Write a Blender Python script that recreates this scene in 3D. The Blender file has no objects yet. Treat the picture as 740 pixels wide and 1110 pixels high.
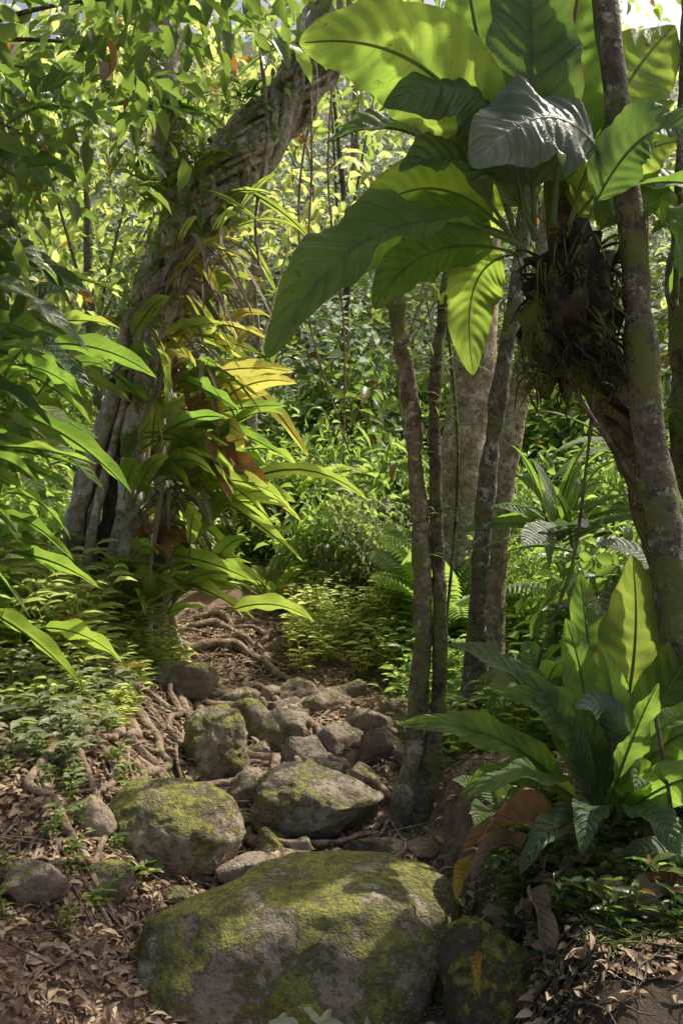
import bpy, math, numpy as np
from mathutils import Vector
RS=np.random.RandomState
rs=RS(7)
scene=bpy.context.scene
col=scene.collection
# ---------------------------------------------------------------- noise
def _h(i):
    n=(i[...,0]*374761393+i[...,1]*668265263+i[...,2]*1274126177)&0x7fffffff
    n=((n^(n>>13))*1103515245)&0x7fffffff
    n=(n^(n>>15))&0xffff
    return n/32767.5-1.0
def vnoise(p):
    p=np.asarray(p,float); i=np.floor(p).astype(np.int64); f=p-i; f=f*f*(3-2*f)
    r=0
    for a in (0,1):
        wa=f[...,0] if a else 1-f[...,0]
        for b in (0,1):
            wb=f[...,1] if b else 1-f[...,1]
            for c in (0,1):
                wc=f[...,2] if c else 1-f[...,2]
                r=r+wa*wb*wc*_h(i+np.array([a,b,c]))
    return r
def fbm(p,o=4):
    p=np.asarray(p,float); r=0; a=1
    for k in range(o):
        r=r+a*vnoise(p*(2**k)+k*17.3); a*=.5
    return r
def sst(x,a,b):
    t=np.clip((x-a)/(b-a),0,1); return t*t*(3-2*t)
# ---------------------------------------------------------------- terrain
def pathx(y): return np.interp(y,[3,4,5,6,7,8,10],[0,-.1,-.2,-.5,-.85,-1.1,-1.2])
def gh(x,y):
    x=np.asarray(x,float); y=np.asarray(y,float)
    z=np.interp(y,[1,2,3,3.5,4,5,6,7,8,10,13,18,26,40,60,200],[-.25,-.23,-.2,-.05,.08,.30,.48,.66,.85,1.35,2.7,6.0,12,22,30,36])
    d=x-pathx(y)
    near=1-sst(y,9,13)
    L=np.clip(-d,0,6)
    z=z+near*(.34*sst(L,.40,1.2)+.16*np.clip(L-.5,0,5))
    R=np.clip(d,0,6)
    z=z+near*((.40*sst(R,.42,.75)*(1-sst(y,3.7,4.7)))+.05*np.clip(R-.4,0,5))
    z=z+.10*fbm(np.stack([x*.9,y*.9,0*x],-1),3)*sst(y,1,3)*np.where(y>9,3,1)*.6
    z=z+.04*fbm(np.stack([x*4,y*4,0*x+3],-1),3)
    return z
def G(x,y): return float(gh(np.array([x]),np.array([y]))[0])
# ---------------------------------------------------------------- mesh tools
class Acc:
    def __init__(s): s.V=[];s.Q=[];s.T=[];s.U=[];s.R=[];s.n=0
    def add(s,V,Q=None,T=None,U=None,R=None):
        V=np.asarray(V,float); k=len(V)
        s.V.append(V)
        if Q is not None and len(Q): s.Q.append(np.asarray(Q)+s.n)
        if T is not None and len(T): s.T.append(np.asarray(T)+s.n)
        s.U.append(np.zeros((k,2))+.5 if U is None else U)
        s.R.append(np.zeros(k)+.5 if R is None else np.zeros(k)+R)
        s.n+=k
    def mesh(s,name,mat,base=(0,0,0),smooth=True):
        V=np.concatenate(s.V)-np.array(base); U=np.concatenate(s.U); R=np.concatenate(s.R)
        Q=np.concatenate(s.Q) if s.Q else np.zeros((0,4),int)
        T=np.concatenate(s.T) if s.T else np.zeros((0,3),int)
        me=bpy.data.meshes.new(name)
        me.vertices.add(len(V)); me.vertices.foreach_set('co',V.astype(np.float32).ravel())
        lv=np.concatenate([Q.ravel(),T.ravel()]).astype(np.int32)
        me.loops.add(len(lv)); me.loops.foreach_set('vertex_index',lv)
        st=np.concatenate([np.arange(len(Q))*4,len(Q)*4+np.arange(len(T))*3]).astype(np.int32)
        me.polygons.add(len(st)); me.polygons.foreach_set('loop_start',st)
        me.update(calc_edges=True)
        me.polygons.foreach_set('use_smooth',np.full(len(st),smooth))
        uv=me.uv_layers.new(name='UVMap'); uv.data.foreach_set('uv',U[lv].astype(np.float32).ravel())
        at=me.attributes.new('rnd','FLOAT','POINT'); at.data.foreach_set('value',R.astype(np.float32))
        me.validate(); me.update()
        me.materials.append(mat)
        return me
def thing(name,base,label,cat,mesh=None,group=None,kind=None):
    o=bpy.data.objects.new(name,mesh); o.location=base; col.objects.link(o)
    if label: o['label']=label
    if cat: o['category']=cat
    if group: o['group']=group
    if kind: o['kind']=kind
    return o
def part(par,name,acc,mat,base,smooth=True,label=None,kind=None):
    me=acc.mesh(name,mat,base,smooth); o=bpy.data.objects.new(name,me); col.objects.link(o); o.parent=par
    if label: o['label']=label
    if kind: o['kind']=kind
    return o
def smooth_pts(P,n):
    P=np.asarray(P,float)
    if len(P)==2: 
        t=np.linspace(0,1,n)[:,None]; return P[0]*(1-t)+P[1]*t
    A=np.vstack([2*P[0]-P[1],P,2*P[-1]-P[-2]])
    ts=np.linspace(0,len(P)-1-1e-6,n); i=ts.astype(int); f=(ts-i)[:,None]
    a,b,c,d=A[i],A[i+1],A[i+2],A[i+3]
    return .5*(2*b+(c-a)*f+(2*a-5*b+4*c-d)*f*f+(3*b-a-3*c+d)*f**3)
def tube(acc,P,rad,seg=10,n=None,rough=.08,fr=6,seed=0,flute=0,R=None):
    P=np.asarray(P,float); n=n or max(6,len(P)*6)
    C=smooth_pts(P,n); rad=np.interp(np.linspace(0,1,n),np.linspace(0,1,len(rad)),rad)
    Tn=np.gradient(C,axis=0); Tn/=np.linalg.norm(Tn,axis=1)[:,None]+1e-9
    u=np.cross(Tn[0],[.3,1,.2]); u/=np.linalg.norm(u)
    V=[]
    th=np.linspace(0,2*np.pi,seg,endpoint=False)
    for k in range(n):
        u=u-Tn[k]*np.dot(u,Tn[k]); u/=np.linalg.norm(u); w=np.cross(Tn[k],u)
        d=np.cos(th)[:,None]*u+np.sin(th)[:,None]*w
        if rough>0:
            nz=fbm((C[k]+d*rad[k])*fr+seed*7.1,3)
        else: nz=0*th
        fl=1+flute*np.sin(th*5+k*.15+seed)
        V.append(C[k]+d*(rad[k]*(1+rough*nz)*fl)[:,None])
    V=np.concatenate(V)
    i=np.arange(n-1)[:,None]*seg; j=np.arange(seg)[None,:]; j2=(j+1)%seg
    Q=np.stack([i+j,i+j2,i+seg+j2,i+seg+j],-1).reshape(-1,4)
    U=np.zeros((len(V),2)); U[:,0]=np.repeat(np.linspace(0,1,n),seg); U[:,1]=.5
    acc.add(V,Q,None,U,R)
def leafblade(acc,p0,p1,p2,W,up=(0,0,1),fold=.2,wave=.06,nu=20,nv=6,pet=.12,R=.5,sharp=.75,ex=.75,rib=True,nw=9,pucker=0):
    p0,p1,p2=[np.asarray(p,float) for p in (p0,p1,p2)]
    t=np.linspace(0,1,nu)[:,None]
    C=(1-t)**2*p0+2*t*(1-t)*p1+t*t*p2
    Tn=np.gradient(C,axis=0); Tn/=np.linalg.norm(Tn,axis=1)[:,None]+1e-9
    S=np.cross(Tn,np.asarray(up,float)); S/=np.linalg.norm(S,axis=1)[:,None]+1e-9
    Nn=np.cross(S,Tn)
    tt=np.clip((t[:,0]-pet)/(1-pet),0,1)
    w=W/2*np.maximum(np.sin(np.pi*tt**sharp),0)**ex*(1-.15*tt); w=np.maximum(w,W*.012)
    w[-1]=W*.004
    v=np.linspace(-1,1,nv+1)
    seed=(R*97)%7
    edge=1+.08*vnoise(np.stack([tt*11+seed*5,tt*0,tt*0],-1))
    V=C[:,None,:]+S[:,None,:]*(v[None,:,None]*(w*edge)[:,None,None]*math.cos(fold))
    av=np.abs(v)[None,:]
    hz=fold*av*w[:,None]+wave*w[:,None]*av**1.5*np.sin(tt[:,None]*nw*2+np.sign(v)[None,:]*1.3+seed)
    if pucker: hz=hz+pucker*w[:,None]*np.minimum(1,av*3)*(1-av*.2)*np.cos(2*np.pi*(t*14-1.6*av**1.3))
    V=V+Nn[:,None,:]*hz[...,None]
    V=V.reshape(-1,3); m=nv+1
    i=np.arange(nu-1)[:,None]*m; j=np.arange(nv)[None,:]
    Q=np.stack([i+j,i+j+1,i+m+j+1,i+m+j],-1).reshape(-1,4)
    U=np.zeros((nu,m,2)); U[...,0]=t; U[...,1]=(v[None,:]+1)/2
    acc.add(V,Q,None,U.reshape(-1,2),R)
    if rib:
        L=np.linalg.norm(p2-p0); r0=max(.003,L*.011)
        off=-Nn*(r0*.4); st=max(1,nu//9)
        tube(acc,(C+off)[::st],[r0,r0*.7,r0*.25],seg=5,n=max(6,nu//2),rough=0,R=R)
TV=np.array([[0,0,0],[-.5,.33,.12],[0,.35,0],[.5,.33,.12],[-.4,.68,.06],[0,.7,-.05],[.4,.68,.06],[0,1,-.16]])
TQ=np.array([[1,2,5,4],[2,3,6,5]]); TT=np.array([[0,2,1],[0,3,2],[4,5,7],[5,6,7]])
def scatter(acc,P,D,N,L,wr=.45,R=None):
    n=len(P)
    D=D/(np.linalg.norm(D,axis=1)[:,None]+1e-9); X=np.cross(D,N); X/=np.linalg.norm(X,axis=1)[:,None]+1e-9; Z=np.cross(X,D)
    L=np.broadcast_to(L,(n,)); wr=np.broadcast_to(wr,(n,))
    V=P[:,None,:]+L[:,None,None]*(TV[None,:,0,None]*wr[:,None,None]*X[:,None,:]+TV[None,:,1,None]*D[:,None,:]+TV[None,:,2,None]*Z[:,None,:])
    k=len(TV); o=(np.arange(n)*k)[:,None,None]
    U=np.stack([TV[:,1],TV[:,0]+.5],-1)
    acc.add(V.reshape(-1,3),(TQ[None]+o).reshape(-1,4),(TT[None]+o).reshape(-1,3),np.tile(U,(n,1)),np.repeat(R if R is not None else np.full(n,.5),k))
def clumps(acc,C,nper,spread,L,r,wr=.45,droop=.5,flat=.6,Lv=.45):
    C=np.asarray(C,float); k=len(C)
    off=r.normal(size=(k,nper,3))*np.array([1,1,flat])*spread
    P=(C[:,None,:]+off).reshape(-1,3)
    n=len(P)
    D=off.reshape(-1,3)/spread*.6+r.normal(size=(n,3))*.55+np.array([0,0,-droop])
    N=np.array([0,0,1.])+r.normal(size=(n,3))*.45
    cr=np.repeat(r.rand(k),nper)
    scatter(acc,P,D,N,L*(1+Lv*(r.rand(n)*2-1)),wr,np.clip(.6*cr+.4*r.rand(n),0,1))
# ---------------------------------------------------------------- materials
def newmat(name):
    m=bpy.data.materials.new(name); m.use_nodes=True; nt=m.node_tree; nt.nodes.clear()
    return m,nt,nt.nodes,nt.links
def mth(nt,op,a,b=None,c=None,clamp=False):
    n=nt.nodes.new('ShaderNodeMath'); n.operation=op; n.use_clamp=clamp
    for i,x in enumerate((a,b,c)):
        if x is None: continue
        if isinstance(x,(int,float)): n.inputs[i].default_value=x
        else: nt.links.new(x,n.inputs[i])
    return n.outputs[0]
def mixc(nt,f,a,b,mode='MIX'):
    n=nt.nodes.new('ShaderNodeMix'); n.data_type='RGBA'; n.blend_type=mode
    for s,x in ((n.inputs[0],f),(n.inputs[6],a),(n.inputs[7],b)):
        if isinstance(x,(int,float)): s.default_value=x
        elif isinstance(x,(tuple,list)): s.default_value=(*x,1)
        else: nt.links.new(x,s)
    return n.outputs[2]
def noisen(nt,vec,scale,det=4,rough=.55):
    n=nt.nodes.new('ShaderNodeTexNoise'); n.inputs['Scale'].default_value=scale; n.inputs['Detail'].default_value=det; n.inputs['Roughness'].default_value=rough
    nt.links.new(vec,n.inputs['Vector']); return n.outputs['Fac']
def ramp(nt,f,a,b,s=0.,e=1.):
    n=nt.nodes.new('ShaderNodeMapRange'); n.interpolation_type='SMOOTHSTEP'; nt.links.new(f,n.inputs[0])
    n.inputs[1].default_value=a; n.inputs[2].default_value=b; n.inputs[3].default_value=s; n.inputs[4].default_value=e
    return n.outputs[0]
def leafmat(name,ca,cb,tr,trf=.45,rough=.42,veins=0,brown=.03):
    m,nt,N,Lk=newmat(name)
    at=N.new('ShaderNodeAttribute'); at.attribute_name='rnd'
    tc=N.new('ShaderNodeTexCoord')
    f=at.outputs['Fac']
    nz=noisen(nt,tc.outputs['Object'],5,3)
    f2=mth(nt,'MULTIPLY_ADD',nz,.6,mth(nt,'MULTIPLY_ADD',f,.9,-.25),clamp=True)
    c=mixc(nt,f2,ca,cb)
    dry=mth(nt,'GREATER_THAN',mth(nt,'FRACT',mth(nt,'MULTIPLY',f,37.7)),1-brown)
    c=mixc(nt,dry,c,(.20,.11,.04))
    t=mixc(nt,f2,tuple(x*.7 for x in tr),tr); t=mixc(nt,dry,t,(.45,.22,.05))
    bump=N.new('ShaderNodeBump'); bump.inputs['Strength'].default_value=.35; bump.inputs['Distance'].default_value=.01
    if veins:
        uv=N.new('ShaderNodeSeparateXYZ'); Lk.new(tc.outputs['UV'],uv.inputs[0])
        av=mth(nt,'ABSOLUTE',mth(nt,'MULTIPLY_ADD',uv.outputs[1],2,-1))
        fr=mth(nt,'FRACT',mth(nt,'SUBTRACT',mth(nt,'MULTIPLY',uv.outputs[0],veins),mth(nt,'MULTIPLY',mth(nt,'POWER',av,1.3),1.6)))
        dd=mth(nt,'ABSOLUTE',mth(nt,'SUBTRACT',fr,.5))
        lat=ramp(nt,dd,.02,.075,1,0)
        mid=ramp(nt,av,.02,.07,1,0)
        vo=N.new('ShaderNodeTexVoronoi'); vo.feature='DISTANCE_TO_EDGE'; vo.inputs['Scale'].default_value=75; Lk.new(tc.outputs['Object'],vo.inputs['Vector'])
        net=ramp(nt,vo.outputs['Distance'],.02,.10,1,0)
        vn=mth(nt,'MAXIMUM',mth(nt,'MAXIMUM',mth(nt,'MULTIPLY',lat,.9),mth(nt,'MULTIPLY',net,.28)),mid)
        c=mixc(nt,mth(nt,'MULTIPLY',vn,.5),c,tuple(min(.4,x*1.9+.04) for x in cb))
        t=mixc(nt,mth(nt,'MULTIPLY',vn,.6),t,tuple(x*.4 for x in tr))
        fine=noisen(nt,tc.outputs['Object'],28,4,.65)
        h=mth(nt,'ADD',mth(nt,'MULTIPLY',ramp(nt,dd,0,.35),.9),mth(nt,'MULTIPLY',mid,-.4))
        Lk.new(mth(nt,'MULTIPLY_ADD',fine,1.0,mth(nt,'MULTIPLY_ADD',net,-.25,h)),bump.inputs['Height']); bump.inputs['Strength'].default_value=.6
        bump.inputs['Distance'].default_value=.010
        sp=ramp(nt,noisen(nt,tc.outputs['Object'],22,4,.7),.64,.70,0,.8)
        c=mixc(nt,sp,c,(.14,.10,.03)); t=mixc(nt,sp,t,(.12,.06,.01))
        bl=ramp(nt,noisen(nt,tc.outputs['Object'],7,4,.6),.42,.62,0,.45)
        c=mixc(nt,bl,c,tuple(x*.5 for x in ca)); t=mixc(nt,bl,t,(tr[0]*.38,tr[1]*.55,tr[2]*.5))
        eg=mth(nt,'MULTIPLY',ramp(nt,av,.86,1.0),ramp(nt,noisen(nt,tc.outputs['Object'],9,3),.5,.6))
        c=mixc(nt,mth(nt,'MULTIPLY',eg,.8),c,(.20,.13,.05)); t=mixc(nt,mth(nt,'MULTIPLY',eg,.7),t,(.3,.18,.04))
    else:
        Lk.new(noisen(nt,tc.outputs['Object'],40,2),bump.inputs['Height'])
    p=N.new('ShaderNodeBsdfPrincipled'); p.inputs['Roughness'].default_value=rough; p.inputs['Specular IOR Level'].default_value=.5
    Lk.new(c,p.inputs['Base Color']); Lk.new(bump.outputs[0],p.inputs['Normal'])
    tb=N.new('ShaderNodeBsdfTranslucent'); Lk.new(t,tb.inputs['Color'])
    mx=N.new('ShaderNodeMixShader'); mx.inputs[0].default_value=trf; Lk.new(p.outputs[0],mx.inputs[1]); Lk.new(tb.outputs[0],mx.inputs[2])
    o=N.new('ShaderNodeOutputMaterial'); Lk.new(mx.outputs[0],o.inputs[0]); return m
def barkmat(name,dark,mid,lich,ls=6,lthr=.55,moss=.0,stretch=1.,spk=.6):
    m,nt,N,Lk=newmat(name)
    tc=N.new('ShaderNodeTexCoord'); mp=N.new('ShaderNodeMapping'); mp.inputs['Scale'].default_value=(1,1,stretch); Lk.new(tc.outputs['Object'],mp.inputs[0])
    v=mp.outputs[0]
    n1=noisen(nt,v,14,6,.65); n2=noisen(nt,tc.outputs['Object'],ls,6,.7); n3=noisen(nt,tc.outputs['Object'],45,3); n4=noisen(nt,tc.outputs['Object'],3.5,6,.7)
    c=mixc(nt,ramp(nt,n1,.35,.65),dark,mid)
    c=mixc(nt,ramp(nt,n2,lthr,lthr+.08,0,.85),c,lich)
    c=mixc(nt,ramp(nt,n3,.54,.62,0,spk),c,tuple(x*.4 for x in dark))
    if moss: c=mixc(nt,ramp(nt,n4,.60-moss,.68-moss,0,.85),c,(.13,.16,.035))
    b=N.new('ShaderNodeBump'); b.inputs['Strength'].default_value=1; b.inputs['Distance'].default_value=.03
    Lk.new(mth(nt,'ADD',n1,mth(nt,'MULTIPLY',n3,.4)),b.inputs['Height'])
    p=N.new('ShaderNodeBsdfPrincipled'); p.inputs['Roughness'].default_value=.8; p.inputs['Specular IOR Level'].default_value=.3
    Lk.new(c,p.inputs['Base Color']); Lk.new(b.outputs[0],p.inputs['Normal'])
    o=N.new('ShaderNodeOutputMaterial'); Lk.new(p.outputs[0],o.inputs[0]); return m
def rockmat(name,a,b_,moss):
    m,nt,N,Lk=newmat(name)
    tc=N.new('ShaderNodeTexCoord'); ge=N.new('ShaderNodeNewGeometry'); oi=N.new('ShaderNodeObjectInfo')
    ofs=N.new('ShaderNodeVectorMath'); ofs.operation='ADD'; Lk.new(tc.outputs['Object'],ofs.inputs[0]); Lk.new(oi.outputs['Location'],ofs.inputs[1])
    v=ofs.outputs[0]
    n1=noisen(nt,v,5,6,.65); n2=noisen(nt,v,30,5,.7); n3=noisen(nt,v,5.5,7,.75); n4=noisen(nt,v,90,3,.7)
    c=mixc(nt,ramp(nt,n1,.35,.65),a,b_)
    c=mixc(nt,ramp(nt,n2,.52,.66,0,.55),c,tuple(x*.35 for x in a))
    c=mixc(nt,ramp(nt,noisen(nt,v,13,5,.7),.58,.66,0,.5),c,(.50,.45,.35))
    sz=N.new('ShaderNodeSeparateXYZ'); Lk.new(ge.outputs['Normal'],sz.inputs[0])
    ms=mth(nt,'ADD',mth(nt,'MULTIPLY_ADD',sz.outputs[2],.08,moss-.11),n3)
    mk=ramp(nt,mth(nt,'ADD',ms,mth(nt,'MULTIPLY',n2,.35)),.67,.78)
    mc=mixc(nt,ramp(nt,n2,.3,.7),(.12,.125,.02),(.44,.44,.08))
    c=mixc(nt,mth(nt,'MULTIPLY',mk,.85),c,mc)
    b=N.new('ShaderNodeBump'); b.inputs['Strength'].default_value=1; b.inputs['Distance'].default_value=.035
    hh=mth(nt,'ADD',mth(nt,'MULTIPLY',n2,.8),mth(nt,'ADD',mth(nt,'MULTIPLY',n4,mth(nt,'MULTIPLY_ADD',mk,.5,.2)),mth(nt,'MULTIPLY',mk,.3)))
    Lk.new(mth(nt,'ADD',hh,n1),b.inputs['Height'])
    p=N.new('ShaderNodeBsdfPrincipled'); p.inputs['Roughness'].default_value=.7; p.inputs['Specular IOR Level'].default_value=.4
    Lk.new(c,p.inputs['Base Color']); Lk.new(b.outputs[0],p.inputs['Normal'])
    o=N.new('ShaderNodeOutputMaterial'); Lk.new(p.outputs[0],o.inputs[0]); return m
def soilmat():
    m,nt,N,Lk=newmat('soil'); tc=N.new('ShaderNodeTexCoord'); v=tc.outputs['Object']
    n1=noisen(nt,v,2.2,6,.6); n2=noisen(nt,v,18,6,.7); n3=noisen(nt,v,70,4,.7)
    c=mixc(nt,ramp(nt,n2,.35,.65),(.12,.075,.05),(.38,.26,.185))
    c=mixc(nt,ramp(nt,n1,.45,.6,0,.5),c,(.34,.21,.14))
    c=mixc(nt,ramp(nt,n3,.55,.68,0,.6),c,(.50,.41,.31))
    n5=noisen(nt,v,1.3,5,.6); c=mixc(nt,ramp(nt,n5,.58,.68,0,.6),c,(.10,.12,.035))
    sp=N.new('ShaderNodeSeparateXYZ'); Lk.new(v,sp.inputs[0])
    c=mixc(nt,ramp(nt,sp.outputs[1],7.5,10,0,.85),c,(.09,.11,.04))
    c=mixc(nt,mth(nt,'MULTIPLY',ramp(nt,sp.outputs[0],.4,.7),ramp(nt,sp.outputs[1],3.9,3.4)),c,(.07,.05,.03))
    c=mixc(nt,ramp(nt,sp.outputs[1],2.2,.8,0,.8),c,(.45,.38,.28))  # soil made paler behind the camera, added to bounce warm fill light
    b=N.new('ShaderNodeBump'); b.inputs['Strength'].default_value=1; b.inputs['Distance'].default_value=.05
    Lk.new(mth(nt,'ADD',n2,mth(nt,'MULTIPLY',n3,.5)),b.inputs['Height'])
    p=N.new('ShaderNodeBsdfPrincipled'); p.inputs['Roughness'].default_value=.85
    Lk.new(c,p.inputs['Base Color']); Lk.new(b.outputs[0],p.inputs['Normal'])
    o=N.new('ShaderNodeOutputMaterial'); Lk.new(p.outputs[0],o.inputs[0]); return m
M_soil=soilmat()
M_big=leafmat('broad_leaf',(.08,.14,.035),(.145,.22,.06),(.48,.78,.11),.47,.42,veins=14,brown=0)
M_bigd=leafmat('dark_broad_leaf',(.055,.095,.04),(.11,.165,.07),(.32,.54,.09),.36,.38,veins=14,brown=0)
M_bigy=leafmat('bright_broad_leaf',(.115,.18,.03),(.20,.265,.05),(.74,.92,.15),.54,.45,veins=14,brown=0)  # this and backlit_broad_leaf: back light put into a brighter leaf colour
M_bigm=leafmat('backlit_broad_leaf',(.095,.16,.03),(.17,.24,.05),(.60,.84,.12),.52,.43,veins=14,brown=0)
M_gold=leafmat('golden_broad_leaf',(.22,.20,.03),(.36,.31,.06),(.98,.88,.18),.58,.5,veins=14,brown=.1)
M_grey=leafmat('silvery_broad_leaf',(.12,.175,.115),(.19,.25,.165),(.25,.42,.12),.25,.42,veins=13,brown=0)
M_dryb=leafmat('dry_leaf',(.26,.12,.045),(.42,.22,.08),(.6,.28,.06),.25,.6,veins=12,brown=0)
M_tan=leafmat('tan_dry_leaf',(.28,.20,.13),(.42,.33,.22),(.45,.3,.17),.2,.7,veins=12,brown=0)
M_yel=leafmat('yellow_leaf',(.45,.29,.03),(.55,.38,.05),(.6,.4,.06),.25,.5,veins=12,brown=0)
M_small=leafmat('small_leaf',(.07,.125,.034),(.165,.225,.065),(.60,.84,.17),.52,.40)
M_smally=leafmat('sunny_leaf',(.12,.18,.04),(.25,.30,.08),(.88,.98,.30),.58,.42)  # lit copy of small_leaf, sunlight put into the colour
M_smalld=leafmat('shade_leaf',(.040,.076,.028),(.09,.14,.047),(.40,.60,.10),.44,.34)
M_far=leafmat('hazed_far_leaf',(.17,.215,.175),(.31,.365,.30),(.66,.80,.60),.45,.6)  # distance haze painted into the leaf colour, paler and greyer
M_pale=leafmat('pale_leaf',(.19,.22,.13),(.38,.40,.27),(.6,.68,.32),.4,.45)
M_litter=leafmat('litter_leaf',(.17,.10,.058),(.54,.41,.28),(.4,.22,.1),.12,.7,brown=0)
M_fig=barkmat('fig_bark',(.25,.20,.145),(.48,.42,.34),(.64,.62,.56),6,.50,.03,.30,.5)
M_core=barkmat('shaded_inner_bark',(.04,.028,.02),(.12,.09,.065),(.2,.17,.13),6,.6,.0,.5)  # bark darkened so the shade in the strand gaps is in the colour
M_lich=barkmat('mottled_bark',(.085,.075,.055),(.20,.18,.14),(.46,.46,.39),15,.54,.10)
M_beige=barkmat('beige_bark',(.22,.175,.11),(.43,.36,.25),(.60,.55,.42),10,.52,.04)
M_mossb=barkmat('mossy_pale_bark',(.13,.105,.065),(.30,.25,.17),(.50,.46,.34),13,.53,.12)
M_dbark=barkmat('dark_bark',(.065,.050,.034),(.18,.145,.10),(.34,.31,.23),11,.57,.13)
M_mossroot=barkmat('mossy_root_ball',(.02,.015,.010),(.06,.045,.03),(.12,.10,.06),9,.62,.10)
M_root=barkmat('root_bark',(.17,.115,.08),(.38,.28,.205),(.50,.42,.33),9,.56,.03)
M_rock=rockmat('mossy_rock',(.19,.15,.11),(.38,.315,.24),.06)
M_rock2=rockmat('brown_rock',(.21,.155,.115),(.40,.315,.24),.02)
M_rock3=rockmat('very_mossy_rock',(.25,.195,.135),(.45,.375,.27),.125)
M_rockd=rockmat('dark_mossy_rock',(.07,.055,.04),(.15,.12,.09),.12)
# ---------------------------------------------------------------- ground
xs=np.concatenate([np.linspace(-200,-12,24)[:-1],np.linspace(-12,-3,45)[:-1],np.linspace(-3,3,190)[:-1],np.linspace(3,12,45)[:-1],np.linspace(12,200,24)])
ys=np.concatenate([np.linspace(-120,0,16)[:-1],np.linspace(0,2,12)[:-1],np.linspace(2,9,230)[:-1],np.linspace(9,35,100)[:-1],np.linspace(35,200,30)])
X,Y=np.meshgrid(xs,ys); Z=gh(X,Y)
a=Acc(); nx=len(xs); i=np.arange(len(ys)-1)[:,None]*nx; j=np.arange(nx-1)[None,:]
a.add(np.stack([X,Y,Z],-1).reshape(-1,3),np.stack([i+j,i+j+1,i+nx+j+1,i+nx+j],-1).reshape(-1,4))
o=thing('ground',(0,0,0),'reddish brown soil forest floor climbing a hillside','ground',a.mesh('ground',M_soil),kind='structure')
# ---------------------------------------------------------------- rocks
bpy.ops.mesh.primitive_ico_sphere_add(subdivisions=6,radius=1)
_o=bpy.context.object; ICO=np.array([v.co[:] for v in _o.data.vertices]); ICT=np.array([p.vertices[:] for p in _o.data.polygons]); bpy.data.objects.remove(_o)
bpy.ops.mesh.primitive_ico_sphere_add(subdivisions=4,radius=1)
_o=bpy.context.object; ICO4=np.array([v.co[:] for v in _o.data.vertices]); ICT4=np.array([p.vertices[:] for p in _o.data.polygons]); bpy.data.objects.remove(_o)
def rockmesh(seed,r,mat,hi=False,p=2.6,amp=.16,shape=None,fac=9,lim0=.58):
    I,T=(ICO,ICT) if hi else (ICO4,ICT4)
    q=np.abs(I)**p; s=(q.sum(1))**(-1/p)
    V=I*s[:,None]*.92
    rr=RS(seed)
    for k in range(fac):
        n=rr.normal(size=3); n/=np.linalg.norm(n); d=V@n; lim=lim0+.28*rr.rand(); ex=np.clip(d-lim,0,None); V=V-n*ex[:,None]*.85
    V=V*(1+amp*fbm(V*1.3+seed*3.7,4)[:,None]+.035*fbm(V*5+seed,5)[:,None])
    V=V*np.array(r)
    if shape is not None: V=shape(V)
    a=Acc(); a.add(V,None,T); return a.mesh('boulder',mat)
def boulder(x,y,z,r,seed,mat,label,hi=False,rz=0,p=2.6,amp=.16,name='boulder',shape=None,fac=9,lim0=.58,tilt=0):
    o=thing(name,(x,y,z),label,'rock',rockmesh(seed,r,mat,hi,p,amp,shape,fac,lim0)); o.rotation_euler=(tilt,0,rz); return o
def fsh(V):
    V=V.copy(); t=V[:,2]/.3
    V[:,1]+= .10*np.clip(t,-1,1)
    top=.34-.10*np.clip(-(V[:,0]+.15)/.45,0,1)**1.3-.05*np.clip((V[:,0]-.35)/.25,0,1)
    V[:,2]=np.where(V[:,2]>top,top+(V[:,2]-top)*.25,V[:,2])
    return V
boulder(-.150,3.25,-.175,(.61,.36,.46),11,M_rock3,'huge flat topped boulder covered in patchy green moss',True,p=3.6,amp=.08,shape=fsh,fac=4,lim0=.76)
boulder(-.70,3.85,.15,(.31,.27,.24),19,M_rock3,'rounded brown boulder patched with moss beside the trail',True,.3,p=2.2,fac=4,lim0=.75,amp=.12)
boulder(-.10,4.12,.19,(.30,.25,.19),13,M_rock,'dark rounded boulder with moss among path stones',True,-.2,fac=6,lim0=.65)
boulder(-.62,4.6,.31,(.17,.17,.20),14,M_rock3,'upright moss covered boulder beside the rocky path',True,.5,fac=5,lim0=.65)
lst=[(-.32,4.9,.18,.13,.15),(.13,5.1,.18,.13,.13),(.19,4.65,.18,.13,.16),(-.53,5.0,.16,.12,.14),(-.10,5.3,.18,.12,.13),(-.26,5.55,.17,.12,.12),(.03,5.6,.16,.1,.12),
(.32,5.25,.16,.12,.13),(-.42,4.35,.14,.1,.12),(-.30,3.92,.12,.1,.08),(-.46,4.1,.10,.08,.08),(-.05,4.75,.19,.14,.14),(-.20,4.62,.14,.1,.12),
(-.36,3.72,.14,.1,.08),(.12,3.85,.14,.1,.08),(-.84,3.35,.10,.09,.09),(-1.07,3.15,.14,.10,.10),(-.98,3.6,.12,.1,.09),(-.62,3.5,.08,.07,.06),(-.98,5.4,.28,.18,.16),(.1,4.4,.12,.08,.08),(-.60,5.55,.15,.1,.1),(.35,4.8,.11,.08,.09)]
rr=RS(77); ex=0
while ex<20:
    y=rr.uniform(3.75,5.6); x=pathx(y)+rr.normal()*.26
    s=rr.uniform(.05,.11)
    if min((x-l[0])**2+(y-l[1])**2-(.6*(s+l[2]))**2 for l in lst)<0 or (abs(x+.1)<.3 and abs(y-4.12)<.25): 
        continue
    lst.append((x,y,s*1.2,s,s*.9)); ex+=1
for k,(x,y,rx,ry,rz_) in enumerate(lst):
    m=M_rock2 if k%3 else M_rock
    boulder(x,y,G(x,y)+rz_*.26,(rx,ry,rz_),30+k,m,'brown weathered stone set in the footpath' if k%3 else 'greyish stone with moss set in the footpath',False,(k*1.3)%.9-.45,2.6,.18,'path_stone',fac=12,lim0=.48,tilt=((k*.7)%.4)-.2)['group']='stones set in the forest path'
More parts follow.
